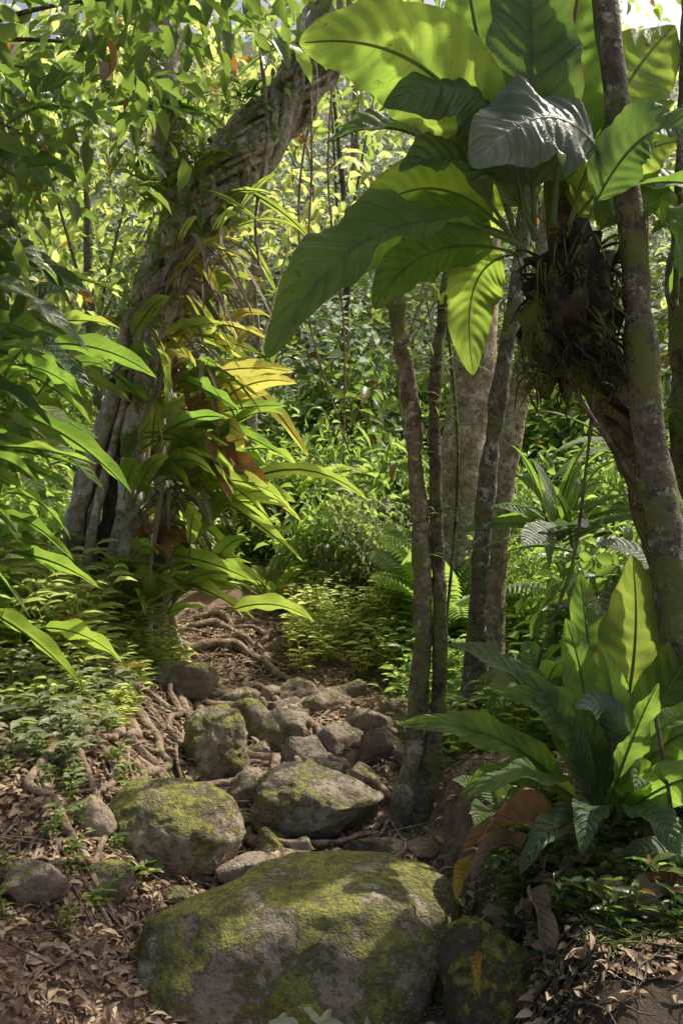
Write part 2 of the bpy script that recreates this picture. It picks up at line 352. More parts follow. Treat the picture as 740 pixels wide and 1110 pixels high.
boulder(.50,3.0,-.05,(.17,.2,.25),90,M_rockd,'dark shaded rock at the foot of the earth bank',True,.2)
pm=[rockmesh(100+k,(1,.85,.6),M_rock2,False,2.3,.22,fac=10) for k in range(5)]
for k in range(130):
    y=rs.uniform(3.0,6.8); x=pathx(y)+rs.uniform(-.95,.55); s=rs.uniform(.015,.045)
    o=thing('pebble',(x,y,G(x,y)+s*.2),'small brown stone lying on the trail soil','stone',pm[k%5],'small stones scattered on the trail')
    o.scale=(s,s,s); o.rotation_euler=(rs.rand()*.5,rs.rand()*.5,rs.rand()*6)
# ---------------------------------------------------------------- big fig tree
def fig():
    base=np.array([-1.47,6.0,.55]); e=thing('fig_tree',base,'old strangler fig with fluted twisted trunk leaning over the path','tree')
    cp=np.array([[-1.5,6,.4],[-1.44,6,1.23],[-1.36,6,1.95],[-1.24,6,2.55],[-1.08,6,3.03],[-.84,6,3.51],[-.54,6,3.93],[-.27,6,4.25],[-.06,6,4.7],[.2,6,5.3],[.4,6,6.0]])
    a=Acc(); tube(a,cp[:6],[.24,.15,.12,.11,.11,.12],seg=24,n=80,rough=.22,fr=3.5)
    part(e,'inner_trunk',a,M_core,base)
    a=Acc()
    tube(a,cp[4:],[.12,.16,.17,.15,.14,.12,.08],seg=28,n=80,rough=.25,fr=4,flute=.16)
    tube(a,[[-1.05,6,2.9],[-1.03,5.9,3.4],[-1.08,5.9,3.9],[-1.12,5.9,4.5],[-1.3,5.9,5.4]],[.15,.13,.12,.11,.08],seg=18,rough=.2,fr=5,flute=.12)
    C=smooth_pts(cp,200); r=RS(3)
    for s in range(14):
        th0=s/14*2*np.pi+r.rand()*.2-2.2; tw=r.uniform(-.3,.7); zt=r.uniform(3.0,4.5)
        pts=[];rad=[]; ph=r.rand()*6
        for z in np.linspace(.2,zt,16):
            k=np.argmin(np.abs(C[:,2]-z)); t=(z-.25)/3
            Rr=.36-.20*sst(t,0,.85)+.18*max(0,.15-t)/.15+.03*math.sin(z*4+ph)
            th=th0+tw*t+.12*math.sin(z*2.6+ph*2)
            pts.append([C[k,0]+Rr*math.cos(th),C[k,1]+Rr*math.sin(th),z]); rad.append((.056-.014*t+.03*max(0,.2-t))*(1+.4*((s*7)%3-1)))
        tube(a,pts,rad,seg=12,n=100,rough=.22,fr=8,seed=s,flute=.05)
    for s in range(30):
        th0=r.rand()*6.28; k0=r.randint(45,115); k1=k0+r.randint(30,60); pts=[]; dr=r.choice([-.07,.06,.09])
        for k in np.linspace(k0,min(k1,170),9).astype(int):
            th=th0+(k-k0)*dr; q=.19+.025*r.normal(); pts.append(C[k]+np.array([math.cos(th)*q*.75,-abs(math.sin(th))*q,math.cos(th)*-q*.5]))
        r1=r.uniform(.018,.045); tube(a,pts,[r1,r1*.8,r1*.5],seg=8,n=50,rough=.18,seed=s,fr=10)
    limbs=[[[.1,6,5.2],[-.6,5.6,5.8],[-1.4,5.2,6.2]],[[.3,6,5.7],[1.0,5.6,6.2],[1.8,5.4,6.5]],[[-1.2,5.9,5.0],[-1.7,5.3,5.6],[-2.4,4.8,6]],[[.4,6,6],[.2,6.8,6.6],[.1,7.6,7]]]
    for l in limbs: tube(a,l,[.08,.05,.02],seg=8,rough=.1)
    part(e,'trunk',a,M_fig,base)
    c=Acc(); cen=[]
    for kk,l in enumerate(limbs):
        for q in range([3,0,3,2][kk]):
            t=r.rand(); p=np.array(l[1])*(1-t)+np.array(l[2])*t; cen.append(p+r.normal(size=3)*[.5,.5,.35])
    clumps(c,cen,26,.2,.17,r)
    cen=[[-1.2,5.7,3.9],[-1.0,5.7,4.3],[-.1,5.75,4.75],[-1.35,5.7,3.5],[-1.3,5.8,4.3],[-1.1,5.7,3.3],[-.5,5.8,4.6],[-1.4,5.8,3.0]]
    clumps(c,cen,28,.10,.09,r,.4,.6)
    part(e,'crown',c,M_small,base)
    roots=[[(-1.2,5.7),(-1.0,5.5),(-.75,5.2),(-.45,4.75),(-.3,4.4),(-.45,4.0)],
     [(-1.15,6.0),(-.85,5.95),(-.6,5.6),(-.2,5.1),(.0,4.6),(.25,4.2)],
     [(-1.3,5.6),(-1.2,5.2),(-1.05,4.8),(-.85,4.4),(-.9,3.9),(-.75,3.5)],
     [(-1.5,5.5),(-1.5,5),(-1.35,4.5),(-1.3,4.1),(-1.05,3.8),(-.95,3.4),(-1.15,3.1)],
     [(-1.1,6.3),(-.7,6.3),(-.4,5.9),(-.1,5.7),(.2,5.6)],
     [(-1.0,5.3),(-.8,4.9),(-.75,4.4),(-.5,4.15),(-.15,3.8),(.2,3.75),(.3,3.9)],
     [(-1.25,5.3),(-1.1,4.6),(-1.05,4.2),(-1.2,3.8)],
     [(-.9,6.0),(-.5,5.3),(-.2,4.45),(-.3,4.2),(-.05,3.75)],
     [(-1.1,4.9),(-.7,4.65),(-.4,4.6),(-.15,4.35)],
     [(-.8,5.5),(-.35,5.2),(.05,4.9),(.3,4.4)],
     [(-1.1,4.4),(-.8,4.15),(-.5,3.8),(-.5,3.4),(-.6,3.2)],
     [(-1.4,4.7),(-1.2,4.3),(-.9,4.25),(-.7,4.3)],
     [(-1.3,5.0),(-1.0,4.75),(-.9,4.5),(-1.0,4.2),(-.9,4.0)],
     [(-1.5,4.3),(-1.25,4.0),(-1.2,3.6),(-.9,3.3),(-.6,3.35)],
     [(-.6,5.9),(-.45,5.4),(-.5,5.1),(-.3,4.8)],
     [(-1.0,6.1),(-.75,5.8),(-.6,5.35),(-.75,5.0)],
     [(-1.35,4.1),(-1.1,4.05),(-.95,3.75),(-.6,3.65),(-.3,3.8)],
     [(-.75,4.3),(-.45,4.45),(-.2,4.0),(.1,4.0),(.3,4.15)],
     [(-1.6,4.9),(-1.3,4.75),(-1.15,4.5),(-.9,4.6),(-.6,4.35)],
     [(-1.5,3.9),(-1.3,3.8),(-1.1,3.5),(-1.05,3.3),(-.8,3.2)],
     [(-1.3,6.5),(-1.0,6.7),(-.7,6.5),(-.45,6.1),(-.1,6.0)],
     [(-1.1,6.9),(-.85,6.9),(-.6,6.6),(-.5,6.2),(-.3,5.9)],
     [(-1.0,5.8),(-.9,5.3),(-.95,4.9),(-.8,4.6),(-.75,4.2)],
     [(-1.2,5.0),(-.95,5.1),(-.7,5.3),(-.45,5.2),(-.2,5.45)],
     [(-1.2,4.6),(-.95,4.35),(-.75,4.2),(-.45,4.25),(-.35,3.95),(0,3.85),(.25,4.05)],
     [(-1.1,5.9),(-.8,5.6),(-.5,5.65),(-.3,5.3),(.1,5.3),(.35,4.9)]]
    for k,rt in enumerate(roots):
        P=smooth_pts([(x,y,0) for x,y in rt],40); P[:,0]+=.08*fbm(np.stack([P[:,1]*4,P[:,0]*3,P[:,0]*0+k],-1),2); P[:,1]+=.08*fbm(np.stack([P[:,1]*4,P[:,0]*4,P[:,0]*0+k+9],-1),2)
        P[:,2]=gh(P[:,0],P[:,1])+.024+.032*vnoise(np.stack([P[:,0]*4,P[:,1]*4,P[:,0]*0+k*3.3],-1))
        b=Acc(); r0=.98*[.034,.038,.03,.026,.034,.028,.024,.028,.022,.03,.024,.022,.02,.024,.022,.028,.022,.024,.02,.02,.03,.028,.024,.024,.026,.03][k]
        tube(b,P[::2],[r0,r0*.85,r0*.75,r0*.4],seg=9,n=90,rough=.34,fr=10,seed=k)
        for q in range(9):
            i0=r.randint(3,36); p=P[i0]; d=np.array([r.normal(),-abs(r.normal())-.1,0]); d/=np.linalg.norm(d); L=r.uniform(.15,.75)
            S=np.array([p+d*L*t+np.array([.08*r.normal(),.08*r.normal(),0])*t for t in np.linspace(0,1,7)]); S[:,2]=gh(S[:,0],S[:,1])+.014
            tube(b,S,[r0*.40,r0*.26,r0*.11],seg=6,n=26,rough=.2,seed=q)
        part(e,'root',b,M_root,base)
    return e
fig()
a=Acc(); r=RS(5)
cen=[[-.75,5.72,3.62],[-.95,5.72,3.35],[-.45,5.75,4.15],[-.62,5.72,3.85],[-.25,5.8,4.35],[-1.12,5.7,3.05],[-.95,5.7,3.75],[-1.0,5.68,3.5],[-1.1,5.65,4.05],[-1.25,5.7,3.7],[-.8,5.75,4.1],[-1.3,5.68,2.75]]
clumps(a,cen,34,.10,.075,r,.45,.7)
thing('climbing_creeper',(-.9,5.75,3.6),'dark leafy creeper clinging to the upper fig trunk','creeper',a.mesh('climbing_creeper',M_smalld,(-.9,5.75,3.6)))
# ---------------------------------------------------------------- generic trees
def tree(name,label,stems,mat,crown=None,cmat=None,limbs=(),group=None,rough=.1,fr=8,cat='tree',seg=14,mats=None):
    base=np.array(stems[0][0][0],float); e=thing(name,base,label,cat,group=group)
    for k,(P,rad) in enumerate(stems):
        a=Acc(); tube(a,P,rad,seg=seg,n=90,rough=rough,fr=fr,seed=k)
        if k==0:
            for l,lr in limbs: tube(a,l,lr,seg=7,n=20,rough=.1)
        part(e,'trunk',a,mats[k] if mats else mat,base)
    if crown:
        c=Acc(); crown(c); part(e,'crown',c,cmat,base)
    return e
def crownf(centers,nper,spread,L,seed,wr=.42,droop=.5):
    def f(a): clumps(a,centers,nper,spread,L,RS(seed),wr,droop)
    return f
def ell(c,r,n,seed):
    q=RS(seed); v=q.normal(size=(n,3)); v/=np.linalg.norm(v,axis=1)[:,None]; v*=(q.rand(n)**.4)[:,None]; return np.array(c)+v*np.array(r)
cr=ell((1.5,4.0,5.4),(.9,.8,.4),2,5)
tree('leaning_tree','lichen mottled grey tree with a thick dark second stem',
 [([[1.46,3.45,.3],[1.33,3.4,.67],[1.24,3.4,1.0],[1.19,3.4,1.41],[1.12,3.4,1.86],[1.09,3.4,2.26],[1.03,3.4,2.88],[.96,3.4,3.5],[1.0,3.6,4.5],[1.2,4.0,5.2]],[.078,.070,.066,.062,.058,.054,.048,.043,.036,.028]),
  ([[1.72,3.8,.3],[1.45,3.76,1.0],[1.28,3.72,1.5],[1.10,3.66,1.92],[.96,3.6,2.2],[.88,3.56,2.5],[.84,3.56,3.0],[.84,3.6,4.2]],[.12,.10,.095,.095,.10,.085,.055,.035])],
 M_lich,crownf(cr,24,.2,.17,6),M_smalld,[([[1.2,4,5.1],c],[.03,.01]) for c in cr[::3]],rough=.2,mats=[M_lich,M_dbark])
cr=ell((.6,4.8,5.2),(.7,.7,.4),2,8)
tree('slender_tree','slender pale mottled tree growing beside the rocky path',[([[.25,4.1,.02],[.30,4.1,.29],[.345,4.1,.66],[.36,4.1,1.15],[.335,4.1,1.64],[.30,4.1,2.05],[.25,4.12,2.38],[.27,4.25,2.8],[.42,4.5,3.3],[.6,4.7,4.2],[.6,4.8,5]],[.085,.050,.041,.037,.037,.037,.034,.03,.026,.02,.015])],M_mossb,crownf(cr,24,.18,.15,9),M_small,[([[.6,4.7,4.4],c],[.015,.006]) for c in cr[::3]],rough=.35,fr=14)
tree('slender_tree','thin dark straight tree with bromeliads beside the path',[([[.31,4.06,.05],[.38,4.08,.33],[.43,4.1,.66],[.435,4.1,1.15],[.415,4.1,1.64],[.42,4.1,2.13],[.46,4.12,2.46],[.54,4.3,3.0],[.65,4.4,4.2],[.8,4.5,5]],[.08,.046,.033,.029,.028,.028,.025,.02,.016,.012])],M_dbark,crownf(ell((.8,4.6,5.1),(.6,.7,.4),2,10),24,.2,.15,11),M_small,rough=.25,fr=14)
tree('thick_tree','straight beige barked tree with pale blotches',[([[.84,7,.2],[.875,7,1.18],[.91,7,1.88],[1.015,7,2.72],[1.08,7,3.98],[1.1,7.1,5.2],[1.0,7.4,6.2]],[.21,.18,.17,.165,.14,.1,.05])],M_beige,crownf(ell((.6,7.9,6.6),(1,1,.6),3,12),30,.25,.18,13),M_smally,rough=.12,fr=5,seg=20)
tree('slender_tree','dark brown thin leaning tree behind the path',[([[.67,5,.2],[.725,5,.67],[.75,5,1.17],[.80,5,1.77],[.875,5,2.27],[1.0,5.1,3.0],[1.1,5.2,4],[1.2,5.3,5]],[.075,.058,.05,.047,.045,.042,.035,.02])],M_lich,crownf(ell((1.2,5.3,5.2),(.6,.6,.4),1,14),24,.2,.16,15),M_small,rough=.25)
tree('slender_tree','brown mottled leaning tree behind the path',[([[.85,5.3,.25],[.87,5.3,1.05],[.93,5.3,1.63],[1.02,5.3,2.16],[1.12,5.3,2.69],[1.25,5.3,3.6],[1.4,5.3,5.2]],[.09,.075,.07,.068,.065,.055,.03])],M_beige,crownf(ell((1.8,5.5,5.4),(.7,.7,.4),1,16),24,.2,.17,17),M_small,rough=.18)
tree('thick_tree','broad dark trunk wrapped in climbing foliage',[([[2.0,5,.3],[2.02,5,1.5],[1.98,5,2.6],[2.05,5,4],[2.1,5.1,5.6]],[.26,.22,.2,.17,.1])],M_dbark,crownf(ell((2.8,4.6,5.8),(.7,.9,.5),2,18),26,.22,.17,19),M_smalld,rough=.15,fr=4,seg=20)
# left overhanging tree
r=RS(21)
lc=[]
for k in range(90):
    lc.append([r.uniform(-2.0,-.35),r.uniform(3.5,5.2),r.uniform(2.8,4.2)])
lc=np.array(lc); lc=lc[(lc[:,2]-1.5)/lc[:,1]>.33+.24*((lc[:,0]/lc[:,1]+.37)/.3)]
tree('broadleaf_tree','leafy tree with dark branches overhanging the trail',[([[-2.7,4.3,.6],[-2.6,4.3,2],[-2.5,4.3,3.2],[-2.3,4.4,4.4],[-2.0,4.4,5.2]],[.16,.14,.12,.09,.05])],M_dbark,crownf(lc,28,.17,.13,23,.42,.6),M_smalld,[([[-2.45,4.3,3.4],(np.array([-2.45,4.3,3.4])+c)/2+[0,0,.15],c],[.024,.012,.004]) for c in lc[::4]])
# background trees
bg=[(-1.0,9.8,5.0,1.1,1.2,16),(.1,12.8,7.0,1.3,1.0,9),(-2.4,9.3,4.9,1.2,1.4,18),(-3.9,10.5,5,1.5,1.9,18),(5.4,11,5.4,1.6,2,14),(2.6,13.5,7.6,1.3,1.2,9),(-2.2,13.5,7.8,1.7,1.4,16),(-5,14.5,7.7,2.0,2.3,18),(6.4,15,8,2.2,2.4,16),(.2,18,11.2,2.2,1.4,14),(-3.4,18,10.5,2.4,2.2,18),(4.2,19.5,12,2.4,2.2,16),(-2.9,7.6,4.4,.9,1.5,16)]
for k,(x,y,cz,cr_,ch,nc) in enumerate(bg):
    q=RS(200+k); z0=G(x,y); ln=q.uniform(-.3,.3); ksc=y/10
    cr=ell((x+ln,y,cz),(cr_,cr_*.9,ch),nc,300+k)
    P=[[x,y,z0-.1],[x+ln*.2,y,z0*.7+cz*.3],[x+ln*.4+q.uniform(-.15,.15),y,z0*.4+cz*.6],[x+ln,y,cz+ch*.5]]
    r0=.045+.02*q.rand()
    tree('forest_tree',['slim forest tree with bright yellow green crown','slim forest tree with deep green leafy crown'][k%2],[(P,[r0*1.3,r0,r0*.85,r0*.4])],[M_beige,M_dbark,M_lich][k%3],crownf(cr,36,.27*ksc,.17*ksc,400+k,.45,.5),[M_smally,M_small][k%2],[([[x+ln*.5,y,z0*.5+cz*.5],c],[.022,.006]) for c in cr[::4]],'forest trees on the hillside',seg=10)
# ---------------------------------------------------------------- leafy plants helpers
def arc(base,az,el,L,droop):
    d=np.array([math.cos(az)*math.cos(el),math.sin(az)*math.cos(el),math.sin(el)])
    h=np.array([math.cos(az),math.sin(az),0])
    p1=base+d*L*.55; p2=base+d*L*.75+h*L*.22-np.array([0,0,droop*L]); return p1,p2
def rosette(name,base,n,L,W,mat,label,seed,az=(0,6.283),el=(.5,1.3),droop=(.1,.4),fold=.25,cat='plant',group=None,nu=14,nv=4,spread=.03,sharp=.75,wave=.10,upv=(0,-.35,1),meshonly=False):
    q=RS(seed); a=Acc(); base=np.array(base,float)
    for k in range(n):
        A=az[0]+(az[1]-az[0])*((k+q.rand()*.8)/n); E=q.uniform(*el); l=L*q.uniform(.6,1.15)
        b=base+q.normal(size=3)*spread
        p1,p2=arc(b,A,E,l,q.uniform(*droop))
        leafblade(a,b,p1,p2,W*q.uniform(.7,1.2),np.array(upv)+q.normal(size=3)*.28,fold*q.uniform(.3,1.6),wave,nu,nv,R=q.rand(),sharp=sharp,rib=L>.3)
    me=a.mesh(name,mat,base)
    return me if meshonly else thing(name,base,label,cat,me,group)
def fernmesh(seed,mat,n=13,L=.7):
    a=Acc(); q=RS(seed)
    for k in range(n):
        A=k/n*6.28+q.rand()*.4; E=q.uniform(.6,1.2); l=L*q.uniform(.7,1.1); p1,p2=arc(np.zeros(3),A,E,l,q.uniform(.0,.3))
        t=np.linspace(.12,1,20)[:,None]; C=(1-t)**2*0+2*t*(1-t)*p1+t*t*p2; T=np.gradient(C,axis=0); T/=np.linalg.norm(T,axis=1)[:,None]
        S=np.cross(T,[0,0,1.]); S/=np.linalg.norm(S,axis=1)[:,None]
        tube(a,np.vstack([[0,0,0],C[::4],p2]),[.004,.003,.001],seg=4,n=10,rough=0)
        ln=.15*l*np.sin(np.pi*np.clip(t[:,0]*.95,0,1))**.6+.01
        for sg in (-1,1):
            scatter(a,C,S*sg+T*.35-[0,0,.12],np.cross(S,T)+[0,0,.01]+0*C,ln*1.5,.26,np.full(20,q.rand()))
    return a.mesh('fern',mat)
# ---------------------------------------------------------------- shrubs (shared meshes)
def shrubmesh(seed,mat,L,n=1000,wr=.42):
    a=Acc(); q=RS(seed); C=ell((0,0,.45),(.62,.62,.5),26,seed); clumps(a,C,n//26,.15,L,q,wr,.35)
    for c in C[::2]: tube(a,[[0,0,-.1],c*[.5,.5,.5],c],[.012,.008,.003],seg=4,n=8,rough=0)
    return a.mesh('shrub',mat)
SH=[shrubmesh(1,M_small,.13),shrubmesh(2,M_smalld,.16,800),shrubmesh(3,M_small,.075,1700),shrubmesh(4,M_smally,.12),shrubmesh(5,M_small,.22,520,.3),shrubmesh(6,M_pale,.06,1700),
    fernmesh(7,M_smally),fernmesh(8,M_small,16,.85),
    rosette('broadleaf_herb',(0,0,0),13,.75,.24,M_big,'',9,(0,6.28),(.5,1.35),(0,.3),meshonly=True,spread=.08),
    rosette('broadleaf_herb',(0,0,0),20,.95,.09,M_big,'',10,(0,6.28),(.4,1.35),(.1,.5),meshonly=True,spread=.05)]
SL=['leafy green shrub on the slope','dark green shrub in deep shade','small leaved bushy green shrub','sunlit yellow green shrub','long leaved green shrub','pale greyish leaved shrub','sunlit arching fern on the slope','tall arching green fern on the slope','broad leaved green herb on the slope','strap leaved green plant on the slope']
SN=['shrub']*6+['fern','fern','broadleaf_herb','strap_leaf_plant']
q=RS(55); cnt=0
def put(x,y,k,s,sz=1,rot=0):
    o=thing(SN[k],(x,y,G(x,y)-.05),SL[k],SN[k].replace('_',' ').split()[-1],SH[k],'undergrowth plants on the forest slope'); o.scale=(s,s,s*sz); o.rotation_euler=(0,0,rot)
while cnt<130:
    y=q.uniform(6.4,13); x=q.uniform(-.5,.5)*y*1.0
    if y<8.5 and abs(x-pathx(y))<.75: continue
    if y<7.6 and -2.2<x<-.9: continue
    k=q.choice(10,p=[.12,.10,.18,.08,.08,.12,.09,.09,.08,.06]); s=q.uniform(.45,1.15)*(1+max(0,y-9)*.06)
    put(x,y,k,s,q.uniform(.7,1.5),q.rand()*6.28); cnt+=1
for (x,y,s,k) in [(1.6,5.8,.9,1),(2.2,6.2,1,0),(1.3,6.3,.7,8),(1.9,4.4,.8,1),(.45,6.4,.4,2),(.6,5.6,.35,0),(-2.3,5.6,.8,0),(-1.9,5.0,.6,7),(-2.5,7,.9,0),(-1.95,4.2,.45,2),(.1,6.7,.5,6),(.55,6.9,.5,8),(.2,7.4,.6,5),(-.05,7.9,.6,2),(.7,6.0,.45,6),(1.2,4.9,.5,7),(1.55,6.6,.9,9),(-1.6,5.1,.5,6),(-1.75,4.6,.5,6),(.0,8.6,.7,8),(.5,9.2,.9,5),(-.4,9.6,.9,9),(.35,8.2,.6,7)]: put(x,y,k,s,1,x*9)
def under(name,n,yr,xf,hm,L,mat,seed,lab,path=True,hp=1.3):
    q=RS(seed); y=q.uniform(yr[0],yr[1],n); x=q.uniform(-.5,.5,n)*(y*xf+1)
    if path:
        keep=(np.abs(x-pathx(y))>.62)|(y>8.3); x=x[keep];y=y[keep]
    n=len(x); nz=np.clip(fbm(np.stack([x*.8,y*.8,0*x+5+seed],-1),3)*1.5+.5,0.02,1.8)
    z=gh(x,y)+q.rand(n)**hp*hm*nz
    D=q.normal(size=(n,3))*[1,1,.5]; N=np.array([0,0,1.])+q.normal(size=(n,3))*.4
    a=Acc(); cr=np.clip(.5+.6*fbm(np.stack([x*1.5,y*1.5,z*1.5],-1),2)+q.normal(size=n)*.15,0,1)
    scatter(a,np.stack([x,y,z],-1),D,N,L*(.5+1.0*q.rand(n)),.42,cr)
    thing(name,(0,0,0),lab,'undergrowth',a.mesh(name,mat),kind='stuff')
under('undergrowth',20000,(7.2,11.5),1.2,.55,.09,M_small,61,'dense green ground cover on the hillside')
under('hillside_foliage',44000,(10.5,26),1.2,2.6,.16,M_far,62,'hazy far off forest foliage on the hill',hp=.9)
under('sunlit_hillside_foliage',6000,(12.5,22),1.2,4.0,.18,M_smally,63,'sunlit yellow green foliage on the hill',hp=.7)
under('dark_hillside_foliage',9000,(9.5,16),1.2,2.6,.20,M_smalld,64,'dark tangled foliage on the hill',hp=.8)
# ---------------------------------------------------------------- giant epiphyte
B=np.array([.74,3.33,2.42])
ep=thing('nest_anthurium',B,'giant epiphyte with huge paddle leaves clinging to leaning tree','plant')
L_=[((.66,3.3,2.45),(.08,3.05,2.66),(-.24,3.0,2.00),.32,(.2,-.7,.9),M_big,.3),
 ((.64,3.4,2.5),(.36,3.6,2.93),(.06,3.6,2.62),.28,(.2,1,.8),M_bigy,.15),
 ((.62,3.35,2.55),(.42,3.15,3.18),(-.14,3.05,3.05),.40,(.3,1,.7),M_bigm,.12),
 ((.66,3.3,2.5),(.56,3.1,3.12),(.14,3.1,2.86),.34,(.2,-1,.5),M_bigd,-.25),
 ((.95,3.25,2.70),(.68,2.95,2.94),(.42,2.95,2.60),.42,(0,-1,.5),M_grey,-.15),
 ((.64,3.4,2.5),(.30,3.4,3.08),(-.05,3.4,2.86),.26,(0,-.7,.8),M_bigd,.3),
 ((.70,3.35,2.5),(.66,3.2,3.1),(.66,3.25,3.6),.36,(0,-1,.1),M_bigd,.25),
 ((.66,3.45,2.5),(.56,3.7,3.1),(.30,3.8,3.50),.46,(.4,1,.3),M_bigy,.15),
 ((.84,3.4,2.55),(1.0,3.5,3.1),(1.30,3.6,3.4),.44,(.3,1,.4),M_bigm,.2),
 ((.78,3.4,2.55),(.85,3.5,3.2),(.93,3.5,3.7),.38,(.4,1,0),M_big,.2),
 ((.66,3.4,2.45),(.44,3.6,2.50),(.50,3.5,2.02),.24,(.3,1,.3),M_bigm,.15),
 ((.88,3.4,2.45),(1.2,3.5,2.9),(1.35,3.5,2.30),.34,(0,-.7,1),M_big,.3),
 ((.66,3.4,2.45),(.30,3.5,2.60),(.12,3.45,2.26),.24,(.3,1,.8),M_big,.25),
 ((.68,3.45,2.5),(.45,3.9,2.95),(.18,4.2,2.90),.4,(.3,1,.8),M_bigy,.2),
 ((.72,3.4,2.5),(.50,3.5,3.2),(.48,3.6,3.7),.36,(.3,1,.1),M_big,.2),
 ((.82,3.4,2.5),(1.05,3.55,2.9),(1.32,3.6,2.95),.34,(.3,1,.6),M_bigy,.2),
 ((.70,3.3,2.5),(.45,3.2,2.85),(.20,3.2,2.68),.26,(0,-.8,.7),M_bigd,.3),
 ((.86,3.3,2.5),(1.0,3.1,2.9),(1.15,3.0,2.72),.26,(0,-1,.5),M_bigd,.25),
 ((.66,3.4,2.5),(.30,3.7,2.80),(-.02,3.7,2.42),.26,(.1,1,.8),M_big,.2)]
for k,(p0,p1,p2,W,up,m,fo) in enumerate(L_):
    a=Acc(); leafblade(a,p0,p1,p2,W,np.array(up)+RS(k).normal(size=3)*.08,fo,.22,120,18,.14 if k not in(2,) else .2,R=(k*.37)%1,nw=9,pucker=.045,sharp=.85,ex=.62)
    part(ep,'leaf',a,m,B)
a=Acc(); I=ICO4; V=I*np.array([.15,.15,.27])*(1+.5*fbm(I*3.5,4)[:,None]); a.add(V+np.array([.86,3.46,2.24]),None,ICT4)
q=RS(31)
for k in range(260):
    th=q.rand()*6.28; z=q.uniform(1.98,2.48); p=np.array([.86+.14*math.cos(th),3.46+.14*math.sin(th),z]); o_=np.array([math.cos(th)*.06,math.sin(th)*.06,0])
    tube(a,[p-o_,p+o_*q.uniform(.2,1.0)+[0,0,.04*q.normal()],p+o_*q.uniform(-.2,.6)+[.05*q.normal()+.03,0,-q.uniform(.02,.15)]],[.007,.005,.002],seg=4,n=8,rough=.1)
for k in range(14): # clasping roots that wrap the dark stem
    z=q.uniform(1.75,2.3); xc=np.interp(z,[1.5,1.92,2.2,2.5],[1.28,1.10,.96,.88]); ph=q.rand()*6; P=[]
    for t in np.linspace(0,1,7):
        zz=z+.1-.35*t; xx=np.interp(zz,[1.5,1.92,2.2,2.5],[1.28,1.10,.96,.88]); P.append([xx+.105*math.cos(ph+t*2.5),3.65+.105*math.sin(ph+t*2.5),zz])
    tube(a,P,[.016,.012,.005],seg=6,n=24,rough=.2)
part(ep,'root_mass',a,M_mossroot,B)
# ---------------------------------------------------------------- ground anthuriums
B=np.array([.92,3.3,.38])
gp=thing('ground_anthurium',B,'large paddle leaved plant growing on the earth bank','plant')
L2=[((.98,3.45,.5),(1.14,3.45,.9),(1.07,3.4,1.34),.32,(.6,1,.2),M_bigy,.15),
 ((.9,3.3,.45),(.72,3.25,.98),(.36,3.2,1.04),.15,(.1,-.7,.8),M_bigd,.35),
 ((.88,3.3,.42),(.58,3.25,.80),(.20,3.2,.76),.15,(0,-.8,.8),M_big,.3),
 ((.9,3.25,.42),(.85,3.1,.90),(.52,3.05,.90),.17,(0,-.9,.7),M_big,.2),
 ((.9,3.3,.42),(.90,3.3,.85),(.80,3.3,1.12),.17,(.5,1,.1),M_big,.2),
 ((.94,3.3,.42),(.98,3.15,.92),(.78,3.1,.84),.15,(0,-.6,.8),M_grey,.1),
 ((.96,3.3,.42),(1.05,3.1,.92),(1.30,3.0,.82),.16,(0,-.7,.8),M_big,.25),
 ((.94,3.25,.4),(1.0,3.0,.66),(1.04,2.85,.42),.16,(0,-.6,1),M_bigd,.2),
 ((.96,3.35,.42),(1.22,3.35,1.0),(1.38,3.3,1.12),.22,(.5,1,.3),M_bigm,.2),
 ((.9,3.25,.4),(.66,3.05,.74),(.40,2.95,.58),.14,(0,-.6,1),M_big,.3),
 ((.9,3.25,.4),(.80,2.95,.66),(.74,2.85,.44),.13,(.2,-.6,1),M_bigd,.2),
 ((.96,3.4,.42),(1.0,3.7,.95),(.98,3.8,1.25),.2,(.4,1,.3),M_big,.2),
 ((.88,3.3,.42),(.66,3.3,.68),(.42,3.3,.48),.14,(0,-.6,1),M_big,.3),
 ((.95,3.3,.42),(1.12,3.15,.64),(1.24,3.05,.48),.16,(0,-.6,1),M_bigd,.3),
 ((.92,3.3,.42),(.90,3.2,.80),(.72,3.12,.78),.14,(0,-.9,.7),M_bigm,.2),
 ((.97,3.4,.42),(1.2,3.5,.8),(1.45,3.5,.95),.2,(0,-.9,.6),M_big,.2),
 ((.90,3.2,.40),(.95,3.0,.8),(1.02,2.97,.95),.13,(.3,-1,.3),M_big,.2),
 ((.93,3.2,.40),(1.08,2.95,.72),(1.22,2.85,.66),.15,(.1,-.8,.7),M_big,.25),
 ((.90,3.2,.40),(.70,2.98,.60),(.56,2.9,.36),.12,(.1,-.5,1),M_bigd,.3),
 ((.92,3.25,.42),(.98,3.2,.85),(.88,3.15,1.04),.14,(-.3,-1,.2),M_big,.3),
 ((1.0,3.3,.45),(1.2,3.2,.95),(1.42,3.1,.6),.18,(0,-.8,.8),M_big,.3),
 ((.90,3.2,.42),(.74,3.1,.86),(.60,3.05,.98),.12,(0,-.9,.4),M_bigd,.3),
 ((.94,3.2,.42),(1.0,3.0,.74),(.92,2.9,.62),.13,(0,-.8,.7),M_bigm,.3)]
for k,(p0,p1,p2,W,up,m,fo) in enumerate(L2):
    a=Acc(); leafblade(a,p0,p1,p2,W,np.array(up)+RS(50+k).normal(size=3)*.2,fo,.28,76,12,.12,R=(k*.41)%1,pucker=.045,sharp=.8,ex=.7)
    part(gp,'leaf',a,m,B)
FC=(0,-.9,.7); BK=(.3,.8,.8)
